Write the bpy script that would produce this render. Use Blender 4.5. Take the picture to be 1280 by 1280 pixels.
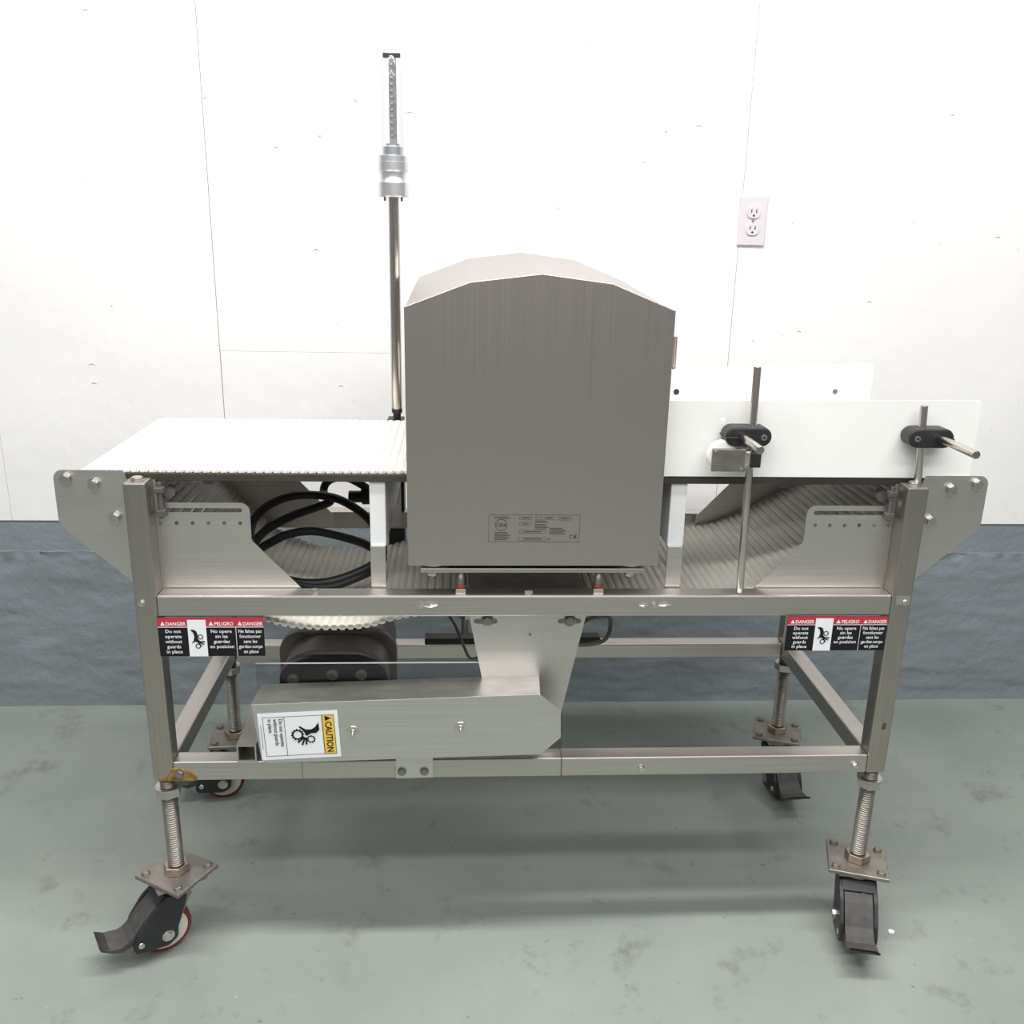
import bpy, bmesh, math, random
from mathutils import Vector, Matrix, noise

for o in list(bpy.data.objects):
    bpy.data.objects.remove(o, do_unlink=True)
random.seed(7)
scene = bpy.context.scene
C = scene.collection

# ------------------------------------------------------------------ camera
yaw, pit, rol = .0597, .2996, .022
Fw = Vector((math.sin(yaw)*math.cos(pit), math.cos(yaw)*math.cos(pit), -math.sin(pit)))
R0 = Vector((math.cos(yaw), -math.sin(yaw), 0))
U0 = R0.cross(Fw)
Rt = math.cos(rol)*R0 + math.sin(rol)*U0
Up = -math.sin(rol)*R0 + math.cos(rol)*U0
cd = bpy.data.cameras.new('camera')
cd.sensor_width = 36; cd.sensor_fit = 'HORIZONTAL'
cd.lens = 1165.8/1280*36
cd.clip_start = .05
cam = bpy.data.objects.new('camera', cd); C.objects.link(cam)
cam.matrix_world = Matrix(((Rt.x, Up.x, -Fw.x, -.1293), (Rt.y, Up.y, -Fw.y, -1.5084), (Rt.z, Up.z, -Fw.z, 1.3490), (0, 0, 0, 1)))
scene.camera = cam

# ------------------------------------------------------------------ light
w = bpy.data.worlds.new('world'); scene.world = w; w.use_nodes = True
w.node_tree.nodes['Background'].inputs[0].default_value = (.95, .97, 1, 1)
w.node_tree.nodes['Background'].inputs[1].default_value = .24

def area(name, loc, sx, sy, power, col=(1, .988, .972), target=None):
    l = bpy.data.lights.new(name, 'AREA'); l.shape = 'RECTANGLE'; l.size = sx; l.size_y = sy
    l.energy = power; l.color = col
    o = bpy.data.objects.new(name, l); C.objects.link(o); o.location = loc
    if target:
        d = Vector(target)-Vector(loc); o.rotation_euler = d.to_track_quat('-Z', 'Y').to_euler()
    return o
area('ceiling_tube_near', (-.1, -.42, 3.1), 3.6, .16, 100)
area('fill_tube_mid', (0, -1.9, 3.1), 3.6, .2, 50)  # unseen strip added behind the camera as fill light
area('fill_tube_far', (0, -3.6, 3.1), 4.5, .3, 60)  # added fill strip further back, also out of view

vs = scene.view_settings
vs.view_transform = 'Standard'; vs.look = 'None'; vs.gamma = 1; vs.use_curve_mapping = False
vs.exposure = .27

# ------------------------------------------------------------------ materials
def mat(name, col, rough=.5, metal=0., noise_amt=0., noise_scale=(8, 8, 8), bump=0., bump_scale=60, rough_var=0., spec=.5, detail=4):
    m = bpy.data.materials.new(name); m.use_nodes = True
    nt = m.node_tree; b = nt.nodes['Principled BSDF']
    b.inputs['Base Color'].default_value = (*col, 1)
    b.inputs['Roughness'].default_value = rough
    b.inputs['Metallic'].default_value = metal
    b.inputs['Specular IOR Level'].default_value = spec
    tc = nt.nodes.new('ShaderNodeTexCoord')
    mp = nt.nodes.new('ShaderNodeMapping'); mp.inputs['Scale'].default_value = noise_scale
    nt.links.new(tc.outputs['Object'], mp.inputs[0])
    nz = nt.nodes.new('ShaderNodeTexNoise'); nz.inputs['Scale'].default_value = 1; nz.inputs['Detail'].default_value = detail
    nt.links.new(mp.outputs[0], nz.inputs['Vector'])
    if noise_amt:
        r = nt.nodes.new('ShaderNodeValToRGB')
        r.color_ramp.elements[0].position = .3; r.color_ramp.elements[1].position = .7
        r.color_ramp.elements[0].color = (*[c*(1-noise_amt) for c in col], 1)
        r.color_ramp.elements[1].color = (*[min(1, c*(1+noise_amt)) for c in col], 1)
        nt.links.new(nz.outputs['Fac'], r.inputs[0]); nt.links.new(r.outputs[0], b.inputs['Base Color'])
    if rough_var:
        mr = nt.nodes.new('ShaderNodeMapRange')
        mr.inputs['To Min'].default_value = rough-rough_var; mr.inputs['To Max'].default_value = rough+rough_var
        nt.links.new(nz.outputs['Fac'], mr.inputs[0]); nt.links.new(mr.outputs[0], b.inputs['Roughness'])
    if bump:
        n2 = nt.nodes.new('ShaderNodeTexNoise'); n2.inputs['Scale'].default_value = bump_scale; n2.inputs['Detail'].default_value = 4
        nt.links.new(tc.outputs['Object'], n2.inputs['Vector'])
        bp = nt.nodes.new('ShaderNodeBump'); bp.inputs['Strength'].default_value = bump; bp.inputs['Distance'].default_value = .01
        nt.links.new(n2.outputs['Fac'], bp.inputs['Height']); nt.links.new(bp.outputs[0], b.inputs['Normal'])
    return m

def ramp(nt, src, stops):
    r = nt.nodes.new('ShaderNodeValToRGB')
    e = r.color_ramp.elements
    while len(e) < len(stops): e.new(.5)
    for i, (p, c) in enumerate(stops):
        e[i].position = p; e[i].color = (*c, 1) if len(c) == 3 else c
    nt.links.new(src, r.inputs[0]); return r

STC = (.525, .495, .468)
M = {}
M['steel_h'] = mat('brushed_steel_lengthwise', STC, .38, 1, .10, (3, 60, 900), rough_var=.07)
M['steel_v'] = mat('brushed_steel_upright', (.415, .385, .358), .38, 1, .10, (900, 60, 3), rough_var=.07)
M['steel_head'] = mat('brushed_steel_cabinet', (.50, .465, .446), .36, 1, .025, (700, 60, 2), rough_var=.05)
M['steel_plate'] = mat('satin_steel_plate', (.63, .61, .585), .42, 1, .06, (4, 60, 700), rough_var=.05)
M['steel_guard'] = mat('bright_brushed_guard_steel', (.64, .625, .60), .36, 1, .09, (2.5, 60, 800), rough_var=.06)
M['steel_dull'] = mat('dull_galvanised_steel', (.32, .297, .272), .5, 1, .18, (40, 40, 40))
M['steel_side'] = mat('brushed_steel_crosswise', STC, .4, 1, .10, (60, 3, 900), rough_var=.07)
M['chrome'] = mat('bright_bolt_steel', (.62, .60, .56), .28, 1, .08, (60, 60, 60))
M['polished'] = mat('polished_steel_rod', (.58, .55, .52), .2, 1, .06, (60, 60, 20))
M['alu'] = mat('anodised_aluminium', (.72, .74, .76), .35, .9, .03)
M['belt'] = mat('off_white_belt_plastic', (.83, .80, .73), .55, 0, .05, (12, 12, 12))
M['uhmw'] = mat('white_slab_plastic', (.80, .82, .82), .4, 0, .03)
M['white_plastic'] = mat('white_guide_plastic', (.86, .86, .84), .42, 0, .03, (3, 3, 3))
M['black'] = mat('black_moulded_plastic', (.018, .018, .02), .42, 0, .2, (30, 30, 30))
M['black_dusty'] = mat('dusty_black_plastic', (.05, .047, .046), .55, 0, .35, (35, 35, 35))
M['rubber'] = mat('black_cable_rubber', (.012, .012, .013), .5)
M['motor'] = mat('dark_grey_motor_paint', (.12, .112, .105), .4, .2, .12, (12, 12, 12))
M['motor_black'] = mat('black_gearbox_paint', (.008, .008, .010), .3, spec=.2)
M['red_wheel'] = mat('dark_red_polyurethane', (.16, .015, .022), .4, 0, .2, (30, 30, 30))
M['cream'] = mat('cream_hub_plastic', (.62, .61, .52), .5)
M['red'] = mat('red_spacer', (.36, .05, .025), .5)
M['bed'] = mat('dark_slider_bed', (.055, .048, .042), .5, .2, .2, (10, 10, 10))
M['dark'] = mat('dark_bracket_paint', (.03, .03, .03), .5, .2)
M['rust'] = mat('orange_rust', (.23, .135, .035), .8, 0, .7, (90, 90, 90))
M['rust_dark'] = mat('brown_rust', (.10, .045, .02), .85, 0, .5, (90, 90, 90))
M['copper'] = mat('bronzed_weld', (.42, .35, .285), .4, 1, .2, (60, 60, 60))
M['lbl_black'] = mat('label_black', (.012, .011, .015), .6, spec=.2)
M['lbl_red'] = mat('label_red', (.50, .03, .045), .4)
M['lbl_white'] = mat('label_white', (.82, .84, .86), .4)
M['lbl_yellow'] = mat('label_yellow', (.78, .53, .07), .4)
M['lbl_ink'] = mat('label_ink', (.05, .042, .04), .6)
M['lavender'] = mat('pale_blue_sticker', (.45, .46, .60), .5)
M['outlet'] = mat('outlet_ivory', (.66, .62, .65), .4)
M['slot'] = mat('dark_opening', (.02, .018, .016), .7)
M['board'] = mat('grey_circuit_board', (.22, .215, .21), .5, 0, .3, (100, 100, 160))
M['reflect_wall'] = mat('dull_reflect_wall_paint', (.22, .205, .195), .8, 0, .1, (2, 2, 2))  # guessed colour for the added wall that the steel reflects
M['dent'] = mat('dented_plaster', (.62, .60, .58), .9)

def clear(name, tint, gl):
    m = bpy.data.materials.new(name); m.use_nodes = True; nt = m.node_tree
    out = nt.nodes['Material Output']; nt.nodes.remove(nt.nodes['Principled BSDF'])
    t = nt.nodes.new('ShaderNodeBsdfTransparent'); t.inputs[0].default_value = (*tint, 1)
    g = nt.nodes.new('ShaderNodeBsdfGlossy'); g.inputs['Roughness'].default_value = .08
    lw = nt.nodes.new('ShaderNodeLayerWeight'); lw.inputs[0].default_value = .25
    mr = nt.nodes.new('ShaderNodeMapRange'); mr.inputs['To Min'].default_value = gl*.08; mr.inputs['To Max'].default_value = gl
    nt.links.new(lw.outputs['Facing'], mr.inputs[0])
    mx = nt.nodes.new('ShaderNodeMixShader')
    nt.links.new(mr.outputs[0], mx.inputs[0]); nt.links.new(t.outputs[0], mx.inputs[1]); nt.links.new(g.outputs[0], mx.inputs[2])
    nt.links.new(mx.outputs[0], out.inputs[0]); return m
M['clear'] = clear('clear_polycarbonate', (.86, .875, .885), .12)
M['lens'] = clear('clear_lens', (.91, .91, .92), .45)

# floor: grey-green painted concrete with worn and grimy patches
def floor_mat():
    m = bpy.data.materials.new('painted_concrete_floor'); m.use_nodes = True; nt = m.node_tree; b = nt.nodes['Principled BSDF']
    tc = nt.nodes.new('ShaderNodeTexCoord')
    def nz(s, d, rough=.6):
        n = nt.nodes.new('ShaderNodeTexNoise'); n.inputs['Scale'].default_value = s; n.inputs['Detail'].default_value = d; n.inputs['Roughness'].default_value = rough
        nt.links.new(tc.outputs['Object'], n.inputs['Vector']); return n
    base = ramp(nt, nz(2.2, 5).outputs['Fac'], [(.3, (.205, .232, .212)), (.7, (.265, .292, .262))])
    grime = ramp(nt, nz(7, 8, .75).outputs['Fac'], [(.56, (1, 1, 1)), (.72, (.62, .60, .57))])
    spots = ramp(nt, nz(30, 4, .6).outputs['Fac'], [(.68, (1, 1, 1)), (.76, (.45, .44, .42))])
    flecks = ramp(nt, nz(75, 3, .5).outputs['Fac'], [(.73, (0, 0, 0)), (.78, (.55, .55, .55))])
    def mul(a, c, mode='MULTIPLY'):
        x = nt.nodes.new('ShaderNodeMix'); x.data_type = 'RGBA'; x.blend_type = mode; x.inputs['Factor'].default_value = 1
        nt.links.new(a, x.inputs[6]); nt.links.new(c, x.inputs[7]); return x.outputs[2]
    c = mul(mul(base.outputs[0], grime.outputs[0]), spots.outputs[0])
    c = mul(c, flecks.outputs[0], 'LIGHTEN') if False else c
    mx = nt.nodes.new('ShaderNodeMix'); mx.data_type = 'RGBA'
    nt.links.new(flecks.outputs[0], mx.inputs['Factor']); nt.links.new(c, mx.inputs[6]); mx.inputs[7].default_value = (.55, .56, .52, 1)
    nt.links.new(mx.outputs[2], b.inputs['Base Color'])
    b.inputs['Roughness'].default_value = .42; b.inputs['Specular IOR Level'].default_value = .35
    bp = nt.nodes.new('ShaderNodeBump'); bp.inputs['Strength'].default_value = .12; bp.inputs['Distance'].default_value = .004
    nt.links.new(nz(45, 5).outputs['Fac'], bp.inputs['Height']); nt.links.new(bp.outputs[0], b.inputs['Normal'])
    return m
M['floor'] = floor_mat()
def wall_mat():
    m = bpy.data.materials.new('white_wall_paint'); m.use_nodes = True; nt = m.node_tree; b = nt.nodes['Principled BSDF']
    tc = nt.nodes.new('ShaderNodeTexCoord')
    n = nt.nodes.new('ShaderNodeTexNoise'); n.inputs['Scale'].default_value = 2.5; n.inputs['Detail'].default_value = 6
    nt.links.new(tc.outputs['Object'], n.inputs['Vector'])
    base = ramp(nt, n.outputs['Fac'], [(.3, (.80, .79, .775)), (.7, (.86, .85, .84))])
    s = nt.nodes.new('ShaderNodeTexNoise'); s.inputs['Scale'].default_value = 38; s.inputs['Detail'].default_value = 3
    nt.links.new(tc.outputs['Object'], s.inputs['Vector'])
    sp = ramp(nt, s.outputs['Fac'], [(.745, (1, 1, 1)), (.79, (.5, .48, .46))])
    x = nt.nodes.new('ShaderNodeMix'); x.data_type = 'RGBA'; x.blend_type = 'MULTIPLY'; x.inputs['Factor'].default_value = 1
    nt.links.new(base.outputs[0], x.inputs[6]); nt.links.new(sp.outputs[0], x.inputs[7]); nt.links.new(x.outputs[2], b.inputs['Base Color'])
    b.inputs['Roughness'].default_value = .6
    n3 = nt.nodes.new('ShaderNodeTexNoise'); n3.inputs['Scale'].default_value = 22; n3.inputs['Detail'].default_value = 7
    nt.links.new(tc.outputs['Object'], n3.inputs['Vector'])
    bp = nt.nodes.new('ShaderNodeBump'); bp.inputs['Strength'].default_value = .25; bp.inputs['Distance'].default_value = .006
    nt.links.new(n3.outputs['Fac'], bp.inputs['Height']); nt.links.new(bp.outputs[0], b.inputs['Normal'])
    return m
M['wall'] = wall_mat()
M['curb'] = mat('blue_grey_concrete_paint', (.205, .232, .252), .6, 0, .08, (5, 5, 5), bump=.35, bump_scale=40)

# ------------------------------------------------------------------ helpers
def obj(name, me, m=None, parent=None, loc=None, rot=None):
    o = bpy.data.objects.new(name, me)
    if m is not None and len(me.materials) == 0: me.materials.append(M[m])
    C.objects.link(o)
    if parent: o.parent = parent
    if loc: o.location = loc
    if rot: o.rotation_euler = rot
    return o
def empty(name, parent=None, loc=None, rot=None):
    o = bpy.data.objects.new(name, None); o.empty_display_size = .05; C.objects.link(o)
    if parent: o.parent = parent
    if loc: o.location = loc
    if rot: o.rotation_euler = rot
    return o
def tag(o, label=None, cat=None, group=None, kind=None):
    for k, v in (('label', label), ('category', cat), ('group', group), ('kind', kind)):
        if v: o[k] = v
    return o

class B:
    def __init__(s): s.bm = bmesh.new()
    def box(s, x0, x1, y0, y1, z0, z1, bev=0, seg=2):
        t = bmesh.new(); bmesh.ops.create_cube(t, size=1)
        for v in t.verts:
            v.co = Vector(((x0+x1)/2+v.co.x*(x1-x0), (y0+y1)/2+v.co.y*(y1-y0), (z0+z1)/2+v.co.z*(z1-z0)))
        if bev: bmesh.ops.bevel(t, geom=t.edges[:], offset=bev, segments=seg, affect='EDGES', profile=.5)
        return s.merge(t)
    def merge(s, t, mtx=None):
        if mtx is not None: bmesh.ops.transform(t, matrix=mtx, verts=t.verts[:])
        vm = {v: s.bm.verts.new(v.co) for v in t.verts}
        for f in t.faces:
            nf = s.bm.faces.new([vm[v] for v in f.verts]); nf.smooth = f.smooth
        t.free(); return s
    def addmesh(s, me, mtx=None):
        t = bmesh.new(); t.from_mesh(me); return s.merge(t, mtx)
    def cyl(s, p0, p1, r, seg=20, r2=None, bev=0):
        p0, p1 = Vector(p0), Vector(p1); d = p1-p0
        t = bmesh.new(); bmesh.ops.create_cone(t, cap_ends=True, segments=seg, radius1=r, radius2=r if r2 is None else r2, depth=d.length)
        if bev:
            es = [e for e in t.edges if len(e.link_faces) == 2 and any(len(f.verts) > 4 for f in e.link_faces)]
            bmesh.ops.bevel(t, geom=es, offset=bev, segments=2, affect='EDGES', profile=.5)
        for f in t.faces: f.smooth = len(f.verts) == 4 and seg > 8
        mt = Matrix.Translation((p0+p1)/2) @ Vector((0, 0, 1)).rotation_difference(d.normalized()).to_matrix().to_4x4()
        return s.merge(t, mt)
    def sweep(s, pts, r, seg=10, caps=True):
        pts = [Vector(p) for p in pts]; n = len(pts); rings = []
        up = Vector((0, 0, 1)); pu = None
        for i, p in enumerate(pts):
            t = (pts[min(i+1, n-1)]-pts[max(i-1, 0)]).normalized()
            if pu is None:
                a = up if abs(t.dot(up)) < .95 else Vector((1, 0, 0)); u = a.cross(t).normalized()
            else:
                u = (pu-t*pu.dot(t)).normalized()
            pu = u; v = t.cross(u)
            rr = r(i/(n-1)) if callable(r) else r
            rings.append([s.bm.verts.new(p+rr*(math.cos(k*math.tau/seg)*u+math.sin(k*math.tau/seg)*v)) for k in range(seg)])
        for a, b in zip(rings, rings[1:]):
            for k in range(seg):
                f = s.bm.faces.new((a[k], a[(k+1) % seg], b[(k+1) % seg], b[k])); f.smooth = True
        if caps: s.bm.faces.new(rings[0][::-1]); s.bm.faces.new(rings[-1])
        return s
    def lathe(s, prof, seg=32, loc=(0, 0, 0), axis='Z', smooth=True):
        rings = []
        for r, h in prof:
            ring = []
            for k in range(seg):
                a = k*math.tau/seg; c, d = r*math.cos(a), r*math.sin(a)
                co = (c, d, h) if axis == 'Z' else (c, -h, d)
                ring.append(s.bm.verts.new(Vector(co)+Vector(loc)))
            rings.append(ring)
        for a, b in zip(rings, rings[1:]):
            for k in range(seg):
                f = s.bm.faces.new((a[k], a[(k+1) % seg], b[(k+1) % seg], b[k])); f.smooth = smooth
        s.bm.faces.new(rings[0][::-1]); s.bm.faces.new(rings[-1]); return s
    def prism(s, poly, a, b, plane='XZ', bev=0, f3=None):
        """outline poly in the named plane, extruded along the third axis from a to b"""
        mk = {'XZ': lambda p, t: (p[0], t, p[1]), 'YZ': lambda p, t: (t, p[0], p[1]), 'XY': lambda p, t: (p[0], p[1], t)}[plane]
        t = bmesh.new()
        v0 = [t.verts.new(mk(p, a)) for p in poly]; v1 = [t.verts.new(mk(p, b)) for p in poly]
        t.faces.new(v0); t.faces.new(v1[::-1])
        n = len(poly)
        for i in range(n): t.faces.new((v0[i], v1[i], v1[(i+1) % n], v0[(i+1) % n]))
        bmesh.ops.recalc_face_normals(t, faces=t.faces[:])
        if bev:
            es = [e for e in t.edges if any(len(f.verts) == n and n > 4 for f in e.link_faces)] if n > 4 else t.edges[:]
            bmesh.ops.bevel(t, geom=es, offset=bev, segments=2, affect='EDGES', profile=.5)
        return s.merge(t)
    def poly(s, pts):
        s.bm.faces.new([s.bm.verts.new(p) for p in pts]); return s
    def mesh(s, name, m=None):
        bmesh.ops.recalc_face_normals(s.bm, faces=s.bm.faces[:])
        flags = [f.smooth for f in s.bm.faces]
        me = bpy.data.meshes.new(name); s.bm.to_mesh(me); s.bm.free()
        if any(flags):
            me.set_sharp_from_angle(angle=math.radians(25.5)); me.polygons.foreach_set('use_smooth', flags)
        if m: me.materials.append(M[m])
        return me
    def build(s, name, m, parent=None, loc=None, rot=None):
        return obj(name, s.mesh(name, m), None, parent, loc, rot)

def rounded(poly, rads, seg=6):
    n = len(poly); out = []
    if not isinstance(rads, (list, tuple)): rads = [rads]*n
    for i, r in enumerate(rads):
        p = Vector(poly[i]); a = (Vector(poly[i-1])-p); b = (Vector(poly[(i+1) % n])-p)
        if r <= 0: out.append(tuple(p)); continue
        la, lb = a.length, b.length; a.normalize(); b.normalize()
        half = math.acos(max(-1, min(1, a.dot(b))))/2
        d = min(r/math.tan(half), la*.49, lb*.49); rr = d*math.tan(half)
        c = p+(a+b).normalized()*(rr/math.sin(half))
        s0 = p+a*d-c; s1 = p+b*d-c
        a0 = math.atan2(s0.y, s0.x); da = math.atan2(s1.y, s1.x)-a0
        while da > math.pi: da -= math.tau
        while da < -math.pi: da += math.tau
        for k in range(seg+1):
            t = a0+da*k/seg; out.append((c.x+rr*math.cos(t), c.y+rr*math.sin(t)))
    return out
def circ(x, y, r, n=14): return [(x+r*math.cos(k*math.tau/n), y+r*math.sin(k*math.tau/n)) for k in range(n)]
def slot(x0, x1, y, r): return rounded([(x0, y-r), (x1, y-r), (x1, y+r), (x0, y+r)], r*.98, 5)

def curve_mesh(outlines, thick):
    """filled 2D outlines (inner ones become holes) given a thickness; lies in XY"""
    cu = bpy.data.curves.new('outline', 'CURVE'); cu.dimensions = '2D'; cu.fill_mode = 'BOTH'; cu.extrude = thick/2
    for pts in outlines:
        sp = cu.splines.new('POLY'); sp.points.add(len(pts)-1)
        for q, p in zip(sp.points, pts): q.co = (p[0], p[1], 0, 1)
        sp.use_cyclic_u = True
    o = bpy.data.objects.new('outline', cu)
    me = bpy.data.meshes.new_from_object(o)
    bpy.data.objects.remove(o); bpy.data.curves.remove(cu)
    return me
FRONT = Matrix(((1, 0, 0, 0), (0, 0, -1, 0), (0, 1, 0, 0), (0, 0, 0, 1)))      # XY sheet -> XZ sheet facing -Y
def plate(name, m, outlines, y0, y1, parent=None):
    me = curve_mesh(outlines, y1-y0)
    b = B(); b.addmesh(me, Matrix.Translation((0, (y0+y1)/2, 0)) @ FRONT); bpy.data.meshes.remove(me)
    bmesh.ops.remove_doubles(b.bm, verts=b.bm.verts[:], dist=1e-6)
    return b.build(name, m, parent)

_tc = {}
def text_mesh(body, size, align='CENTER', bold=0.):
    cu = bpy.data.curves.new('txt', 'FONT'); cu.body = body; cu.size = size; cu.align_x = align; cu.resolution_u = 2; cu.offset = bold*size
    o = bpy.data.objects.new('txt', cu); me = bpy.data.meshes.new_from_object(o)
    bpy.data.objects.remove(o); bpy.data.curves.remove(cu); return me
def sheet(name, m, parent, mtx, items):
    """flat print: items are ('t', text, x, y, size[, align, bold, sx]) or ('p', polygon) or ('r', ring outer, inner)"""
    b = B()
    for it in items:
        if it[0] == 't':
            _, body, x, y, size = it[:5]; al = it[5] if len(it) > 5 else 'CENTER'; bo = it[6] if len(it) > 6 else 0; sx = it[7] if len(it) > 7 else 1
            me = text_mesh(body, size, al, bo)
            b.addmesh(me, mtx @ Matrix.Translation((x, y, 0)) @ Matrix.Diagonal((sx, 1, 1, 1))); bpy.data.meshes.remove(me)
        elif it[0] == 'p':
            b.poly([mtx @ Vector((p[0], p[1], 0)) for p in it[1]])
        elif it[0] == 'r':
            o, i = it[1], it[2]; n = len(o)
            vo = [b.bm.verts.new(mtx @ Vector((p[0], p[1], 0))) for p in o]; vi = [b.bm.verts.new(mtx @ Vector((p[0], p[1], 0))) for p in i]
            for k in range(n): b.bm.faces.new((vo[k], vo[(k+1) % n], vi[(k+1) % n], vi[k]))
    return b.build(name, m, parent)
def rect(x0, x1, y0, y1): return [(x0, y0), (x1, y0), (x1, y1), (x0, y1)]
def frame_rect(x0, x1, y0, y1, t): return ('r', rect(x0, x1, y0, y1), rect(x0+t, x1-t, y0+t, y1-t))

_bolts = {}
def bolt(parent, loc, axis='-Y', r=.0075, h=.006, m='chrome', washer=True, name='bolt'):
    key = (round(r, 5), round(h, 5), m, washer)
    if key not in _bolts:
        b = B()
        if washer: b.cyl((0, 0, 0), (0, 0, h*.22), r*1.3, 18)
        b.cyl((0, 0, 0), (0, 0, h), r*1.12, 6, bev=r*.12)
        b.cyl((0, 0, h*.9), (0, 0, h*1.08), r*.8, 14)
        _bolts[key] = b.mesh('bolt', m)
    rot = {'-Y': (math.pi/2, 0, 0), '+Z': (0, 0, 0), '-Z': (math.pi, 0, 0), '+X': (0, math.pi/2, 0), '-X': (0, -math.pi/2, 0), '+Y': (-math.pi/2, 0, 0)}[axis]
    return obj(name, _bolts[key], None, parent, loc, rot)

# ------------------------------------------------------------------ room
W = .9548
b = B(); b.poly([(-3.6, -5.05, 0), (3.6, -5.05, 0), (3.6, W+.02, 0), (-3.6, W+.02, 0)])
tag(b.build('floor', 'floor'), 'grey-green painted concrete floor', None, None, 'structure')
b = B(); b.box(-3.6, 3.6, W+.014, W+.10, .45, 3.2)
wall = tag(b.build('wall_back', 'wall'), 'white painted panel wall behind the machine', None, None, 'structure')
ZB = .5565
b = B(); b.box(-3.6, 3.6, -5.1, -5.0, 0, 3.2)  # unseen wall, added so the steel has something dim to reflect
tag(b.build('wall_front_added', 'reflect_wall'), 'unseen dull brown-grey wall added behind the camera for the steel to reflect', None, None, 'structure')
for x0, x1, z0, z1 in ((-3.6, -1.332, ZB, 3.2), (-1.3312, -.7487, ZB, 3.2), (-.7470, 0, ZB, 1.0187), (.5875, 3.6, ZB, 3.2)):
    b = B(); b.box(x0, x1, W, W+.0145, z0, z1, .0008, 1); b.build('wall_panel', 'wall', wall)
b = B(); b.prism([(-.7470, 1.0195), (.001, 1.0195), (.001, ZB), (.5860, ZB), (.5860, 3.2), (-.7470, 3.2)], W, W+.0145, 'XZ'); b.build('wall_panel', 'wall', wall)
for x, z, r in ((-.5782, 1.5136, .004), (-.4914, 1.2747, .006), (-1.0752, .977, .008), (-1.0743, .9294, .006), (-.2529, 1.5981, .009), (.4599, 1.5858, .009),
                (-.30, 1.075, .007), (.95, 1.17, .006), (1.10, 1.63, .005), (.77, 1.09, .006), (-.74, 1.62, .004), (-1.0, 1.80, .006), (1.27, 1.34, .006), (-.44, .93, .006)):
    b = B()
    pts = [(x-r*1.2+2.4*r*t, W-.0006, z+r*.7*math.sin(math.pi*t)) for t in [k/7 for k in range(8)]]
    b.sweep(pts, lambda t, r=r: .0003+.0010*math.sin(math.pi*t), 6); b.build('dent', 'dent', wall)
# grey band and rough concrete curb below it
b = B(); b.box(-3.6, 3.6, W+.004, W+.10, .40, ZB, .001, 1)
tag(b.build('trim_1', 'curb'), 'smooth blue-grey painted strip under the white wall', None, None, 'structure')
b = B(); nx, nz = 420, 60; grid = []
for j in range(nz+1):
    row = []
    for i in range(nx+1):
        x = -2.1+4.2*i/nx; z = .470*j/nz
        p = Vector((x*4, z*13, 0))
        d = .0028*noise.fractal(p, 1, 2.2, 4)+.0022*noise.noise(Vector((x*11, z*34, 3)))
        rag = max(0, (z-.43)/.04)
        d += rag*(.010*noise.noise(Vector((x*24, z*30, 9)))+.006*noise.noise(Vector((x*60, z*70, 2))))
        zz = z+(.005*noise.noise(Vector((x*22, 0, 5))) if j == nz else 0)
        row.append(b.bm.verts.new((x, W-.004+d, zz)))
    grid.append(row)
grid.append([b.bm.verts.new((v.co.x, W+.03, v.co.z)) for v in grid[-1]])
for j in range(nz+1):
    for i in range(nx):
        f = b.bm.faces.new((grid[j][i], grid[j][i+1], grid[j+1][i+1], grid[j+1][i])); f.smooth = True
tag(b.build('baseboard_back', 'curb'), 'rough blue-grey painted concrete curb along the wall', None, None, 'structure')

# ------------------------------------------------------------------ wall outlet
out = tag(empty('wall_outlet', None, (.617, W, 1.369)), 'white duplex electrical outlet mounted on the white wall', 'outlet')
b = B(); b.box(-.036, .036, -.0065, 0, -.061, .061, .003); b.build('cover_plate', 'outlet', out)
for s in (1, -1):
    prof = [(x, z+s*.0205) for x, z in rounded([(-.0168, -.0145), (.0168, -.0145), (.0168, .0145), (-.0168, .0145)], [.013]*4, 6)]
    b = B(); b.prism(prof, -.0095, -.006, 'XZ'); rc = b.build('receptacle', 'outlet', out)
    for sx in (-1, 1):
        b = B(); b.box(sx*.0063-.0012, sx*.0063+.0012, -.0099, -.009, s*.0205-.001, s*.0205+.008); b.build('slot', 'slot', rc)
    b = B(); b.cyl((0, -.0099, s*.0205-.0075), (0, -.009, s*.0205-.0075), .0028, 12); b.build('ground_hole', 'slot', rc)
b = B(); b.cyl((0, -.0082, 0), (0, -.006, 0), .003, 12); b.build('screw', 'steel_dull', out)

# ------------------------------------------------------------------ the machine
mc = tag(empty('metal_detector_conveyor', None, (0, 0, 0)), 'stainless steel metal detector conveyor with white belt on casters', 'conveyor')
A, T = .682, .0373
ZT, ZBt, ZR, ZM, ZMB = .929, .3669, .4042, .7292, .690
YR = .490      # front faces of the rear posts
# posts
for sx in (-1, 1):
    x0, x1 = sorted((sx*A, sx*(A-T)))
    b = B(); b.box(x0, x1, 0, T, ZBt, ZT, .0028); p = b.build('post', 'steel_v', mc)
    bolt(p, (sx*(A-.012), 0, ZMB+.026), r=.005, h=.004)
    bolt(p, (sx*(A-.019), .018, ZT), '+Z', .009, .006)
    if sx > 0:
        b = B(); b.prism([(sx*A-.030, .712), (sx*A-.004, .712), (sx*A-.004, .728), (sx*A-.030, .728)], -.0012, 0, 'XZ'); b.build('weld_patch', 'chrome', p)
        b = B(); b.prism(rounded([(.6625, .459), (.6695, .459), (.671, .472), (.664, .474)], .003), -.0006, 0.0005, 'XZ'); b.build('rust_stain', 'rust_dark', p)
    b = B(); b.box(x0, x1, YR, YR+T, ZBt, ZT, .0028); b.build('post', 'steel_v', mc)
XI = A-T
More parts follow.
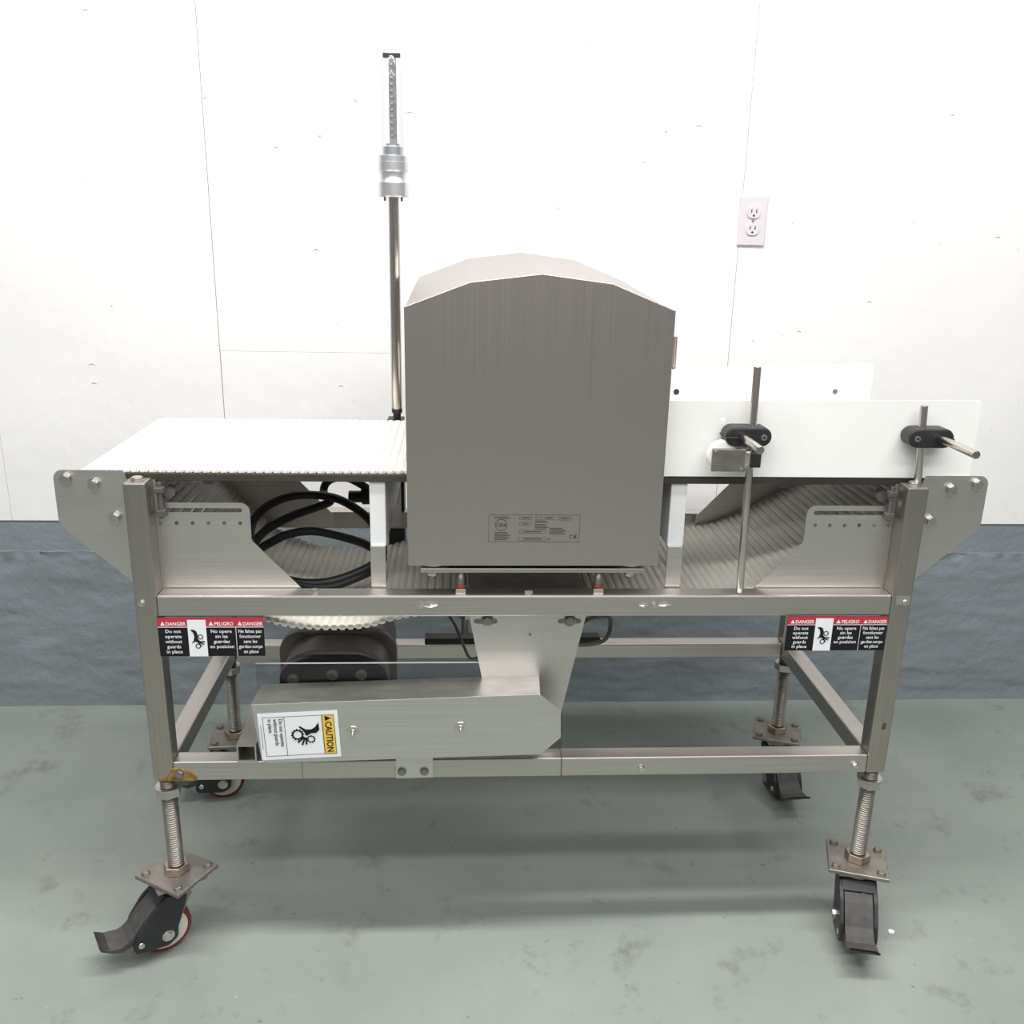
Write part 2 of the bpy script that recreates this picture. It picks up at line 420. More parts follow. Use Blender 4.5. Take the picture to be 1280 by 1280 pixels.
# upper beams
b = B(); b.box(-XI, XI, 0, T, ZMB, ZM, .0028); beam = b.build('upper_beam', 'steel_h', mc)
b = B(); b.box(-XI, XI, YR, YR+T, ZMB, ZM, .0028); b.build('upper_beam', 'steel_h', mc)
for sx in (-1, 1):
    b = B(); b.box(*sorted((sx*A, sx*XI)), T, YR, ZMB, ZM, .0028); b.build('upper_side_beam', 'steel_side', mc)
for x in (-.195, .217):
    bolt(beam, (x, 0, .7115), r=.0045, h=.005)
    b = B(); b.sweep([(x+.006, -.002, .711), (x+.018, -.004, .712), (x+.029, -.003, .713)], lambda t: .0012+.0022*math.sin(math.pi*t), 6); b.build('weld_tail', 'chrome', beam)
b = B(); b.sweep([(.207, -.002, .711), (.197, -.004, .711), (.189, -.003, .712)], lambda t: .001+.0018*math.sin(math.pi*t), 6); b.build('weld_tail', 'chrome', beam)
bolt(beam, (-.379, .014, ZM), '+Z', .008, .006)
bolt(beam, (-.006, .014, ZM), '+Z', .007, .006)
# lower rails
b = B(); b.box(-XI, XI, 0, T, ZBt, ZR, .0028); rail = b.build('lower_rail', 'steel_h', mc)
b = B(); b.box(-XI, XI, YR, YR+T, ZBt, ZR, .0028); b.build('lower_rail', 'steel_h', mc)
for sx in (-1, 1):
    b = B(); b.box(*sorted((sx*A, sx*XI)), T, YR, ZBt, ZR, .0028); b.build('lower_side_rail', 'steel_side', mc)
b = B(); b.prism(rounded([(-.683, .3672), (-.596, .3672), (-.611, .383), (-.632, .3935), (-.648, .392), (-.657, .375)], .006), -.0007, .001, 'XZ'); b.build('rust_stain', 'rust', rail)
bolt(rail, (-.634, -.0005, .3815), r=.007, h=.005, m='steel_dull')
bolt(rail, (.622, 0, .383), r=.0055, h=.006)
bolt(rail, (.214, 0, .382), r=.0055, h=.006)
b = B(); b.box(.0625, .064, -.0012, T, ZBt+.001, ZR+.0012); b.build('weld_seam', 'rust_dark', rail)
b = B(); b.box(-.4135, -.4125, -.0008, T, ZBt+.001, ZR+.0008); b.build('weld_seam', 'steel_dull', rail)
# open cross tube lying on the lower rails
for x0, x1 in ((-.529, -.494),):
    b = B(); t = .003; z0, z1 = ZR, ZR+.034
    b.box(x0, x0+t, .001, .12, z0, z1); b.box(x1-t, x1, .001, .12, z0, z1); b.box(x0+t, x1-t, .001, .12, z0, z0+t); b.box(x0+t, x1-t, .001, .12, z1-t, z1)
    b.build('cross_tube', 'steel_side', mc)

# ------------------------------------------------------------------ belt
def catmull(P, n=12):
    out = []
    for i in range(len(P)-1):
        p0, p1, p2, p3 = P[max(i-1, 0)], P[i], P[i+1], P[min(i+2, len(P)-1)]
        for k in range(n):
            t = k/n
            out.append(tuple(.5*((2*p1[j])+(-p0[j]+p2[j])*t+(2*p0[j]-5*p1[j]+4*p2[j]-p3[j])*t*t+(-p0[j]+3*p1[j]-3*p2[j]+p3[j])*t**3) for j in range(len(p1))))
    out.append(tuple(P[-1])); return out
rr, xc, zc = .034, .750, .906
path = [(-xc+2*xc*k/60, zc+rr) for k in range(61)]
path += [(xc+rr*math.sin(a), zc+rr*math.cos(a)) for a in [k*math.pi*.80/16 for k in range(1, 17)]]
ret = [path[-1], (.668, .822), (.578, .774), (.488, .726), (.388, .698), (.20, .688), (0, .684), (-.15, .677), (-.234, .666), (-.29, .650), (-.35, .645), (-.42, .649), (-.47, .661), (-.53, .690), (-.595, .748), (-.663, .814)]
aend = math.pi*1.22
endp = (-xc+rr*math.sin(aend), zc+rr*math.cos(aend))
path += catmull(ret+[endp], 10)[1:]
path += [(-xc+rr*math.sin(a), zc+rr*math.cos(a)) for a in [aend+(math.tau-aend)*k/16 for k in range(1, 17)]]
seglen = [0]
for p, q in zip(path, path[1:]): seglen.append(seglen[-1]+math.dist(p, q))
L = seglen[-1]; N = int(round(L/.0148)); pitch = L/N
def at(s):
    s %= L
    for i in range(len(path)-1):
        if seglen[i+1] >= s:
            t = (s-seglen[i])/max(1e-9, seglen[i+1]-seglen[i]); return tuple(path[i][j]+t*(path[i+1][j]-path[i][j]) for j in (0, 1))
    return path[-1]
Y0B, Y1B = .050, .472
belt = empty('conveyor_belt', mc)
b = B(); hp = pitch/2-.0003
prof = [(-hp, -.0038), (-.0052, -.0050), (-.0030, -.0068), (.0030, -.0068), (.0052, -.0050), (hp, -.0038), (hp, -.0006), (.0052, .0002), (.0032, .0012), (-.0032, .0012), (-.0052, .0002), (-hp, -.0006)]
b.prism(prof, Y0B, Y1B, 'XZ')
b.box(-hp*.75, hp*.35, Y0B-.0045, Y0B, -.0045, .0008)
b.cyl((0, Y0B-.006, -.002), (0, Y0B-.004, -.002), .0024, 8)
link = b.mesh('belt_link', 'belt')
for k in range(N):
    s = k*pitch; p = at(s); p1 = at(s-.004); p2 = at(s+.004)
    # outward normal is to the left of the direction of travel (clockwise loop seen from the front)
    ang = math.atan2(p2[1]-p1[1], p2[0]-p1[0])
    obj('belt_link', link, None, belt, (p[0], 0, p[1]), (0, -ang, 0))
# slider bed under the carrying run, rollers, supports
b = B(); b.box(-.700, .700, .0428, Y1B, .9215, .9345, .001); b.build('slider_bed', 'bed', mc)
for x in (-.555, .445):
    b = B(); b.box(x-.008, x+.008, .043, .06, .915, .9215); b.build('bed_clip', 'dark', mc)
for sx in (-1, 1):
    b = B(); b.cyl((sx*xc, Y0B, zc), (sx*xc, Y1B, zc), rr-.006, 24); b.build('end_roller', 'steel_dull', mc)

# end plates and slotted take-up plates
for y0, y1 in ((.0375, .0395), (.4865, .4885)):
    for sx in (-1, 1):
        pts = [(.807, .941), (.807, .845), (.668, .716), (.640, .716), (.640, .925), (.6865, .925), (.692, .9405)] if y0 < .2 else [(.772, .925), (.772, .845), (.668, .716), (.640, .716), (.640, .925), (.6865, .925), (.692, .925)]
        rd = [.016, .03, 0, 0, 0, 0, .003]
        o = plate('end_plate', 'steel_plate', [rounded([(sx*x, z) for x, z in pts], rd)], y0, y1, mc)
        ax, yy = ('-Y', y0) if y0 < .2 else ('+Y', y1)
        for x, z in ((.7865, .926), (.741, .9165), (.712, .858)) if y0 < .2 else ((.75, .906), (.712, .858)):
            bolt(o, (sx*x, yy, z), ax, .0085, .009)
for y0, y1 in ((.0402, .0420), (.4745, .4765)):
    for sx in (-1, 1):
        pts = [(.645, .884), (.487, .884), (.487, .816), (.405, .727), (.405, .698), (.645, .698)]
        rd = [0, .016, .012, .012, .01, 0]
        outl = [rounded([(sx*x, z) for x, z in pts], rd)]
        if y0 < .2:
            outl.append(slot(*sorted((sx*.500, sx*.640)), .8705, .0038))
            outl += [circ(sx*(.5045+.0268*k), .8475, .0036, 12) for k in range(6)]
        plate('take_up_plate', 'steel_plate', outl, y0, y1, mc)
for sx in (-1, 1):     # take-up screws beside the posts
    b = B(); b.cyl((sx*.632, .030, .86), (sx*.632, .030, .922), .004, 12); b.box(sx*.632-.007, sx*.632+.007, .024, .0385, .862, .874, .001); b.box(sx*.632-.007, sx*.632+.007, .024, .0385, .905, .914, .001)
    b.build('take_up_screw', 'motor', mc)
    b = B(); b.cyl((sx*.622, .0465, .9), (sx*.622, .062, .9), .010, 16); b.build('roller_pin', 'motor', mc)

# white belt supports on steel brackets either side of the head
for x0, x1 in ((-.2835, -.256), (.2425, .271)):
    b = B(); b.box(x0, x1, .048, .475, .803, .921, .0015); s = b.build('belt_support', 'uhmw', mc)
    for yy in (.0415, .4765):
        b = B(); b.box(x0, x1-.001, yy, yy+.0035, .700, .806, .0008); b.box(x0, x1-.001, yy+.003 if yy < .2 else yy-.010, yy+.012 if yy < .2 else yy, .8025, .806, .0008)
        b.build('bracket', 'steel_plate', s)

# ------------------------------------------------------------------ detector head
HX, HB = .2173, .785
roof = [(-HX, 1.2205), (-.1135, 1.2605), (0, 1.2752), (.1135, 1.2620), (HX, 1.2215)]
YB, RISE = .525, .018
b = B()
lo = [(HX, 1.095), (-HX, 1.095)]
t = bmesh.new(); ins = .0015
pf = [(x*.994, z-ins) for x, z in roof]+[(HX-ins, 1.095), (-HX+ins, 1.095)]
pb = [(x*.994, z-ins+RISE) for x, z in roof]+[(HX-ins, 1.095), (-HX+ins, 1.095)]
v0 = [t.verts.new((x, .006, z)) for x, z in pf]; v1 = [t.verts.new((x, YB, z)) for x, z in pb]
t.faces.new(v0); t.faces.new(v1[::-1])
for i in range(7): t.faces.new((v0[i], v1[i], v1[(i+1) % 7], v0[(i+1) % 7]))
b.merge(t)
b.box(-HX+ins, HX-ins, .006, .030, HB, 1.095); b.box(-HX+ins, HX-ins, .496, YB, HB, 1.095); b.box(-HX+ins, HX-ins, .03, .496, HB, .885)
head = b.build('detector_head', 'steel_head', mc)
b = B(); b.prism(roof[::-1]+[(-HX+.0015, HB), (HX-.0005, HB)], 0, .0052, 'XZ', bev=.0012); b.build('front_panel', 'steel_head', head)
b = B(); b.box(-.195, .196, 0.004, .52, .7705, .7785, .001); hb = b.build('head_base_plate', 'steel_h', mc)
for x in (-.173, .173):
    b = B(); b.lathe([(.016, .7785), (.024, .781), (.024, .785)], 20, (x, .03, 0)); b.build('foot_pad', 'uhmw', hb)
    bolt(hb, (x-.002, .012, .7705), '-Z', .007, .007)
for x in (-.1252, .1168):
    b = B(); b.cyl((x, .017, .729), (x, .017, .771), .0068, 14); b.build('mounting_stud', 'steel_dull', hb)
    b = B(); b.box(x-.009, x+.009, .008, .026, .7292, .7385, .001); b.build('square_nut', 'chrome', hb)
    b = B(); b.lathe([(.0078, .7385), (.0078, .7445)], 14, (x, .017, 0)); b.build('spacer', 'red', hb)
b = B(); b.box(-.112, .104, .040, .47, .7005, .7085, .001); b.build('cross_pan', 'steel_dull', mc)
# rating plate print
RX, RZ = -.0785, .8285     # lower left corner on the panel
rm = Matrix.Translation((RX, -.0004, RZ)) @ FRONT
it = [frame_rect(0, .156, 0, .049, .0006)]
ring = circ(.0215, .0305, .0105, 28); it.append(('r', ring, circ(.0215, .0305, .0095, 28)))
it.append(('t', 'CEIA', .0215, .0275, .0085, 'CENTER', .02))
it += [frame_rect(x0, x1, y0, y1, .0005) for x0, x1, y0, y1 in ((.052, .073, .0405, .0455), (.080, .092, .0405, .0455), (.095, .112, .0405, .0455), (.119, .141, .0395, .0455), (.052, .072, .030, .0355), (.052, .098, .0155, .0215), (.052, .098, .0025, .0085))]
def lines(x, y, n, wd, dy=.0026, h=.0011): return [('p', rect(x, x+wd*(.75+.25*((k*7) % 5)/4), y-k*dy, y-k*dy+h)) for k in range(n)]
it += lines(.010, .0445, 2, .031)+lines(.010, .0165, 6, .028)+lines(.079, .0375, 2, .026)+lines(.079, .031, 4, .024)+lines(.104, .0245, 5, .030)
it += [('p', rect(.056, .069, .0425, .0438)), ('p', rect(.098, .108, .0425, .0438)), ('p', rect(.123, .137, .042, .0433)), ('p', rect(.060, .091, .0178, .0192)), ('p', rect(.060, .091, .0048, .0062)), ('p', rect(.100, .107, .0048, .006))]
it += [('t', '2018', .062, .0312, .0045), ('t', 'C', .1415, .006, .0105, 'CENTER', .01), ('t', '\u20ac', .1492, .006, .0105, 'CENTER', .01)]
sheet('rating_print', 'lbl_ink', head, rm, it)

# ------------------------------------------------------------------ danger labels under the front beam
def danger(x0, x1, z0, z1):
    wd, h = x1-x0, z1-z0
    b = B(); b.box(x0, x1, -.0022, -.0004, z0, z1, .0004, 1); p = b.build('danger_label', 'lbl_black', mc); p['label'] = 'black red and white trilingual danger label'
    mt = Matrix.Translation((x0, -.0026, z0)) @ FRONT
    mt2 = Matrix.Translation((x0, -.0030, z0)) @ FRONT
    c = [0, .28, .455, .735, 1]
    red = [('p', rect(c[0]*wd, c[1]*wd, .77*h, 1.0*h)), ('p', rect(c[2]*wd, 1*wd, .77*h, 1.0*h)), ('p', rect(c[1]*wd, c[2]*wd, .95*h, 1.0*h))]
    sheet('red_header', 'lbl_red', p, mt, red)
    wh = [('p', rect(c[1]*wd, c[2]*wd, 0, .95*h)), ('p', rect(c[3]*wd-.0004, c[3]*wd+.0004, 0, .75*h)), ('p', rect(0, c[1]*wd, .752*h, .768*h)), ('p', rect(c[2]*wd, wd, .752*h, .768*h))]
    sheet('white_field', 'lbl_white', p, mt, wh)
    for i, word in ((0, 'DANGER'), (2, 'PELIGRO'), (3, 'DANGER')):
        cx = (c[i]+c[i+1])/2*wd
        sheet('header_word', 'lbl_white', p, mt2, [('t', word, cx+.0055, .805*h, .0092, 'CENTER', .02, .92)])
        sheet('alert_triangle', 'lbl_white', p, mt2, [('p', [(cx-.0205, .805*h), (cx-.0125, .805*h), (cx-.0165, .91*h)])])
    for i, ls in ((0, ('Do not', 'operate', 'without', 'guards', 'in place')), (2, ('No opere', 'sin las', 'guardas', 'en posicion')), (3, ('Ne faites pas', 'fonctionner', 'sans les', 'gardes-corps', 'en place'))):
        cx = (c[i]+c[i+1])/2*wd
        sheet('lettering', 'lbl_white', p, mt2, [('t', l, cx, (.615-.132*k)*h, .0090, 'CENTER', .012, 1 if i != 3 else .86) for k, l in enumerate(ls)])
    ox, ow = c[1]*wd, (c[2]-c[1])*wd
    g = lambda x, y: (ox+x*ow, y*h)
    hand = [g(.12, .69), g(.30, .70), g(.45, .66), g(.52, .57), g(.50, .47), g(.62, .40), g(.88, .40), g(.88, .365), g(.66, .36), g(.85, .325), g(.83, .30), g(.6, .34), g(.72, .27), g(.69, .25), g(.5, .36), g(.36, .39), g(.15, .33), g(.28, .42), g(.33, .52), g(.28, .62)]
    k = ow*.15
    sheet('pictogram', 'lbl_black', p, mt2, [('p', hand), ('r', circ(*g(.66, .51), k, 18), circ(*g(.66, .51), k*.66, 18)), ('r', circ(*g(.50, .27), k, 18), circ(*g(.50, .27), k*.66, 18))])
danger(-.6462, -.4662, .617, .6898)
danger(.4588, .6420, .623, .6898)

# ------------------------------------------------------------------ hanger bracket
pts = [(-.1125, .688), (.1045, .688), (.052, .42), (-.060, .42)]
hb2 = plate('hanger_bracket', 'steel_plate', [pts, slot(-.1015, -.0585, .6635, .0048), slot(.0505, .0935, .6635, .0048)], .040, .043, mc)
for x in (-.077, .0725):
    bolt(hb2, (x, .040, .6645), r=.009, h=.006, m='steel_dull')
bolt(hb2, (.001, .040, .637), r=.0025, h=.002, m='steel_dull', washer=False)

# ------------------------------------------------------------------ chain guard
pts = [(-.4905, .537), (.0165, .5533), (.0541, .5212), (.0561, .4662), (.0215, .4322), (-.4775, .4195)]
rd = [0, 0, 0, 0, 0, .012]
outl = rounded(pts, rd)
t = bmesh.new(); f0 = [t.verts.new((x, -.030, z)) for x, z in outl]; f1 = [t.verts.new((x+.004, .046, z)) for x, z in outl]
n = len(outl); t.faces.new(f0)
for i in range(n):
    # the chamfered right end is left open behind its face, as folded sheet
    if i in (1, 2, 3): continue
    t.faces.new((f0[i], f1[i], f1[(i+1) % n], f0[(i+1) % n]))
bmesh.ops.recalc_face_normals(t, faces=t.faces[:])
b = B(); b.merge(t)
guard = b.build('chain_guard', 'steel_guard', mc)
sd = guard.modifiers.new('sheet', 'SOLIDIFY'); sd.thickness = .0022; sd.offset = -1
bv = guard.modifiers.new('fold', 'BEVEL'); bv.width = .002; bv.segments = 2; bv.limit_method = 'ANGLE'
b = B(); b.prism([(-.242, .3690), (-.1745, .3705), (-.1745, .428), (-.242, .426)], -.0045, -.0015, 'XZ'); b.build('mounting_tab', 'steel_guard', guard)
for x in (-.2315, -.1905):
    bolt(guard, (x, -.0045, .3835), r=.0065, h=.005, m='steel_dull')
for x, z in ((-.3150, .4825), (-.1245, .4890)):
    b = B(); b.lathe([(.011, 0), (.010, .0012), (.0055, .0016), (.005, .0055), (.0028, .006), (.0026, .013), (.0012, .014)], 16, (x, -.030, z), 'Y'); b.build('acorn_nut', 'chrome', guard)
# caution sticker, turned a quarter clockwise
tilt = math.radians(2.6)
cm = Matrix.Translation((-.4805, -.0312, .5195)) @ FRONT @ Matrix.Rotation(tilt, 4, 'Z')
SW, SH = .1395, .0925      # along the guard, and down
b = B(); b.addmesh(curve_mesh([rect(0, SW, -SH, 0)], .0004), cm); st = b.build('caution_sticker', 'lbl_white', guard); st['label'] = 'white and yellow caution sticker'
cm2 = cm @ Matrix.Translation((0, 0, .0006)); cm3 = cm @ Matrix.Translation((0, 0, .0009))
fx0, fx1, fy0, fy1 = .008, .1325, -.0855, -.0075
d1, d2 = .0455, .1115
sheet('yellow_header', 'lbl_yellow', guard, cm2, [('p', rect(d2, fx1, fy0, fy1))])
Q = Matrix.Rotation(-math.pi/2, 4, 'Z')
items = [frame_rect(fx0, fx1, fy0, fy1, .0008), ('p', rect(d1-.0004, d1+.0004, fy0, fy1)), ('p', rect(d2-.0006, d2+.0006, fy0, fy1))]
gx, gy = .066, -.045
def gear(x, y, r, teeth):
    o = []; i = []
    for k in range(teeth*4):
        a = k*math.tau/(teeth*4); ro = r*1.2 if k % 4 in (0, 1) else r
        o.append((x+ro*math.cos(a), y+ro*math.sin(a))); i.append((x+r*.72*math.cos(a), y+r*.72*math.sin(a)))
    return ('r', o, i)
items += [gear(.0665, -.0445, .0098, 12), gear(.0895, -.0545, .0066, 9)]
items += [('p', [(.0705, -.0275), (.073, -.0285), (.0815, -.0345), (.0915, -.0350), (.0985, -.0305), (.1045, -.0215), (.1055, -.0365), (.099, -.0425), (.0905, -.0425), (.086, -.0455), (.081, -.0475), (.0795, -.0415), (.0765, -.0365), (.070, -.0300)])]
for x0, y0, x1, y1 in ((.0775, -.0500, .066, -.0600), (.079, -.0505, .073, -.0655), (.081, -.0505, .0805, -.065)):
    d = Vector((x1-x0, y1-y0)).normalized().orthogonal()*.0016
    items.append(('p', [(x0+d.x, y0+d.y), (x1+d.x, y1+d.y), (x1-d.x, y1-d.y), (x0-d.x, y0-d.y)]))
items.append(('p', rect(.0035, .0042, -.070, -.022)))
sheet('pictogram', 'lbl_black', guard, cm3, items)
rx = lambda x, y: (-y, x)      # print coordinates after the quarter turn: u down the sticker, v across it
sheet('header_word', 'lbl_black', guard, cm3 @ Q, [('t', 'CAUTION', .0515, .1165, .0162, 'CENTER', .02, .84)])
sheet('alert_triangle', 'lbl_black', guard, cm3 @ Q, [('p', [(.0095, .1165), (.0195, .1165), (.0145, .1275)])])
words = [('t', 'Do not operate', .0115, .0360, .0098, 'LEFT', .012, .88), ('t', 'without guards', .0115, .0265, .0098, 'LEFT', .012, .88), ('t', 'in place.', .0115, .0170, .0098, 'LEFT', .012, .88)]
sheet('lettering', 'lbl_black', guard, cm3 @ Q, words)
# clear sheet behind the guard
b = B(); b.box(-.4965, .068, .0485, .0525, .3925, .5765, .0006, 1)
cl = b.build('guard_backplate', 'clear', mc); cl['label'] = 'clear plastic sheet behind the chain guard'
b = B(); b.box(-.4965, .068, .0483, .0527, .5764, .5770); b.build('polished_edge', 'uhmw', cl)
b = B(); b.box(.0672, .0682, .0483, .0527, .3925, .5765); b.build('polished_edge', 'lens', cl)
bolt(cl, (-.006, .0485, .5575), r=.003, h=.003)

# ------------------------------------------------------------------ gear motor
gm = empty('gear_motor', mc)
xcM = -.3655
fp = rounded([(-.466, .36), (-.262, .36), (-.262, .5445), (-.318, .5625), (-.412, .5625), (-.466, .5445)], [.02, .02, .06, .08, .08, .06], 8)
b = B(); b.prism(fp, .098, .118, 'XZ', bev=.003); b.build('gearbox_face', 'motor_black', gm)
fp2 = rounded([(-.462, .365), (-.266, .365), (-.266, .548), (-.318, .5665), (-.412, .5665), (-.462, .548)], [.02, .02, .06, .08, .08, .06], 8)
b = B(); b.prism(fp2, .119, .20, 'XZ', bev=.006); b.build('gearbox_body', 'motor', gm)
fp3 = rounded([(-.484, .37), (-.252, .37), (-.252, .57), (-.484, .57)], .045, 8)
b = B(); b.prism(fp3, .200, .222, 'XZ', bev=.003); b.build('flange', 'motor', gm)
b = B(); b.cyl((xcM, .222, .462), (xcM, .43, .462), .098, 40, bev=.008); b.build('motor_body', 'motor', gm)
b = B(); b.box(-.408, -.325, .225, .33, .545, .590, .004); tb = b.build('terminal_box', 'motor', gm)
b = B(); b.box(-.404, -.352, .2242, .2252, .562, .588); b.build('data_sticker', 'lavender', tb)
for x, z in ((-.440, .5195), (-.366, .5285), (-.312, .5285)):
    bolt(gm, (x, .098, z), r=.0085, h=.006, m='steel_dull')

# ------------------------------------------------------------------ cables and levelling studs under the beam
for x, yy in ((-.116, .22), (.112, .22)):
    b = B(); b.cyl((x, yy, .555), (x, yy, .655), .007, 12); s = b.build('levelling_stud', 'steel_dull', mc)
    b = B(); b.cyl((x, yy, .592), (x, yy, .604), .013, 6); b.build('lock_nut', 'chrome', s)
b = B(); b.box(-.20, -.085, .30, .335, .493, .507, .003); b.build('stay_bar', 'dark', mc)
b = B(); b.sweep(catmull([(-.16, .25, .66), (-.155, .25, .60), (-.135, .25, .56), (-.118, .24, .52), (-.105, .235, .495), (-.085, .23, .50)], 8), .003, 8); b.build('sensor_wire', 'motor', mc)
b = B(); b.sweep(catmull([(.075, .24, .53), (.11, .24, .522), (.15, .24, .524), (.175, .24, .535), (.185, .25, .56), (.178, .25, .58), (.14, .25, .575), (.12, .24, .565)], 8), .0045, 8); b.build('sensor_wire', 'motor', mc)
b = B(); b.prism(rounded([(.078, .516), (.130, .508), (.170, .521), (.165, .530), (.085, .530)], .006), .255, .285, 'XZ', bev=.003); b.build('sensor_shoe', 'dark', mc)

# ------------------------------------------------------------------ light tower
lt = empty('light_tower', mc, (-.2645, .5085, 0))
b = B(); b.box(-.022, .014, -.014, .04, .55, .935, .002); b.build('tower_bracket', 'dark', lt)
b = B(); b.lathe([(.0085, .935), (.0085, .951), (.0115, .951), (.0115, .962), (.0105, .963)], 20); b.build('tower_foot', 'black', lt)
b = B(); b.cyl((0, 0, .960), (0, 0, 1.397), .0115, 24); b.build('pole', 'polished', lt)
b = B(); b.lathe([(.030, 1.396), (.031, 1.398), (.031, 1.4235), (.0285, 1.4285), (.0272, 1.436), (.0285, 1.444), (.031, 1.447), (.031, 1.463), (.0305, 1.4635), (.0305, 1.474), (.0285, 1.475)], 36); b.build('lamp_base', 'alu', lt)
b = B(); b.lathe([(.0205, 1.475), (.0205, 1.491), (.0145, 1.4935), (.0145, 1.497)], 30); b.build('lamp_collar', 'alu', lt)
for sx in (-1, 1): 
    b = B(); b.cyl((sx*.017, -.012, 1.388), (sx*.017, -.012, 1.397), .0025, 8); b.build('screw', 'steel_dull', lt)
b = B(); b.box(-.006, .0085, -.002, .002, 1.497, 1.662); lb = b.build('led_board', 'board', lt)
b = B(); b.box(-.016, -.006, -.001, .002, 1.50, 1.655); b.build('reflector_strip', 'uhmw', lb)
b = B(); b.box(-.017, .017, -.003, .003, 1.655, 1.663, .001); b.build('board_bracket', 'dark', lb)
for k in range(12):
    b = B(); b.box(-.003, .001, -.0035, -.002, 1.511+k*.0118, 1.515+k*.0118); b.build('led', 'alu', lb)
b = B(); b.lathe([(.0285, 1.475), (.0262, 1.60), (.0245, 1.660), (.021, 1.668), (.012, 1.6715), (.002, 1.672)], 36)
ln = b.build('lens', 'lens', lt)

# ------------------------------------------------------------------ product guides
o = plate('guide_rail', 'white_plastic', [rounded([(.222, .9362), (.772, .9362), (.772, 1.0750), (.222, 1.0685)], [0, .003, .006, 0]), circ(.321, 1.036, .0042, 14)], .0398, .0424, mc)
o['label'] = 'long white plastic product guide at the front of the belt'
o = plate('guide_rail', 'white_plastic', [rounded([(.318, .955), (.752, .955), (.752, 1.0805), (.318, 1.0615)], [0, .003, .004, 0])], .436, .446, mc)
o['label'] = 'short white plastic product guide at the back of the belt'
b = B(); b.cyl((.3305, .4345, 1.016), (.3305, .437, 1.016), .0062, 18); b.build('socket_screw', 'black', o)
bolt(o, (.6735, .436, 1.021), r=.0052, h=.003, m='steel_dull', washer=False)
b = B(); b.cyl((.329, .470, .70), (.327, .470, 1.128), .006, 16); b.build('guide_post', 'polished', mc)
b = B(); b.cyl((.3725, .018, ZM), (.3650, .018, 1.131), .0065, 20, bev=.0008); b.build('guide_post', 'polished', mc)
b = B(); b.cyl((.6685, .018, ZT), (.6590, .018, 1.069), .0065, 20, bev=.0008); b.build('guide_post', 'polished', mc)
for cx, sgn, vx, hx, y_end in ((.3565, 1, .3668, .3445, -.100), (.672, -1, .6625, .6845, -.120)):
    # rounded two-bore clamp block
    hl, hr = .0395, .0165
    b = B(); b.prism(slot(cx-hl, cx+hl, 1.0152, hr), .000, .036, 'XZ', bev=.003)
    c = b.build('clamp', 'black', mc)
    b = B(); b.box(*sorted((cx-sgn*hl*1.01, cx-sgn*.010)), -.0012, .0374, 1.0128, 1.0152, .0004, 1); b.build('clamp_split', 'slot', c)
    bx = cx+sgn*.0255
    b = B(); b.cyl((bx, -.0022, 1.0152), (bx, .001, 1.0152), .0052, 16); b.cyl((bx, -.0026, 1.0152), (bx, 0, 1.0152), .0040, 16); b.build('clamp_screw', 'chrome', c)
    b = B(); b.cyl((bx, -.0031, 1.0152), (bx, -.0020, 1.0152), .0024, 6); b.build('hex_socket', 'slot', c)
    b = B(); b.cyl((hx, .0385, 1.0165), (hx, y_end, 1.0165), .0066, 20, bev=.0008); b.build('guide_rod', 'polished', mc)
# photo eye under the first clamp
pe = empty('photo_eye', mc)
b = B(); b.box(.2965, .3545, -.0035, .0035, .956, .9955, .0015); b.build('housing', 'steel_dull', pe)
for x, z in ((.301, .991), (.3475, .961)): bolt(pe, (x, -.0035, z), r=.0024, h=.0018, washer=False)
b = B(); b.lathe([(.0245, 0), (.026, -.004), (.026, -.014), (.024, -.017)], 32, (.3165, .004, .981), 'Y'); b.build('reflector', 'white_plastic', pe)
b = B(); b.box(.352, .361, -.004, .012, .963, .9915, .001); br = b.build('bracket', 'steel_plate', pe)
for z in (.9665, .987): bolt(br, (.3575, -.004, z), r=.0024, h=.003)
b = B(); b.box(.3605, .3805, -.003, .030, .963, .989, .0015); b.build('rod_clamp', 'black', pe)

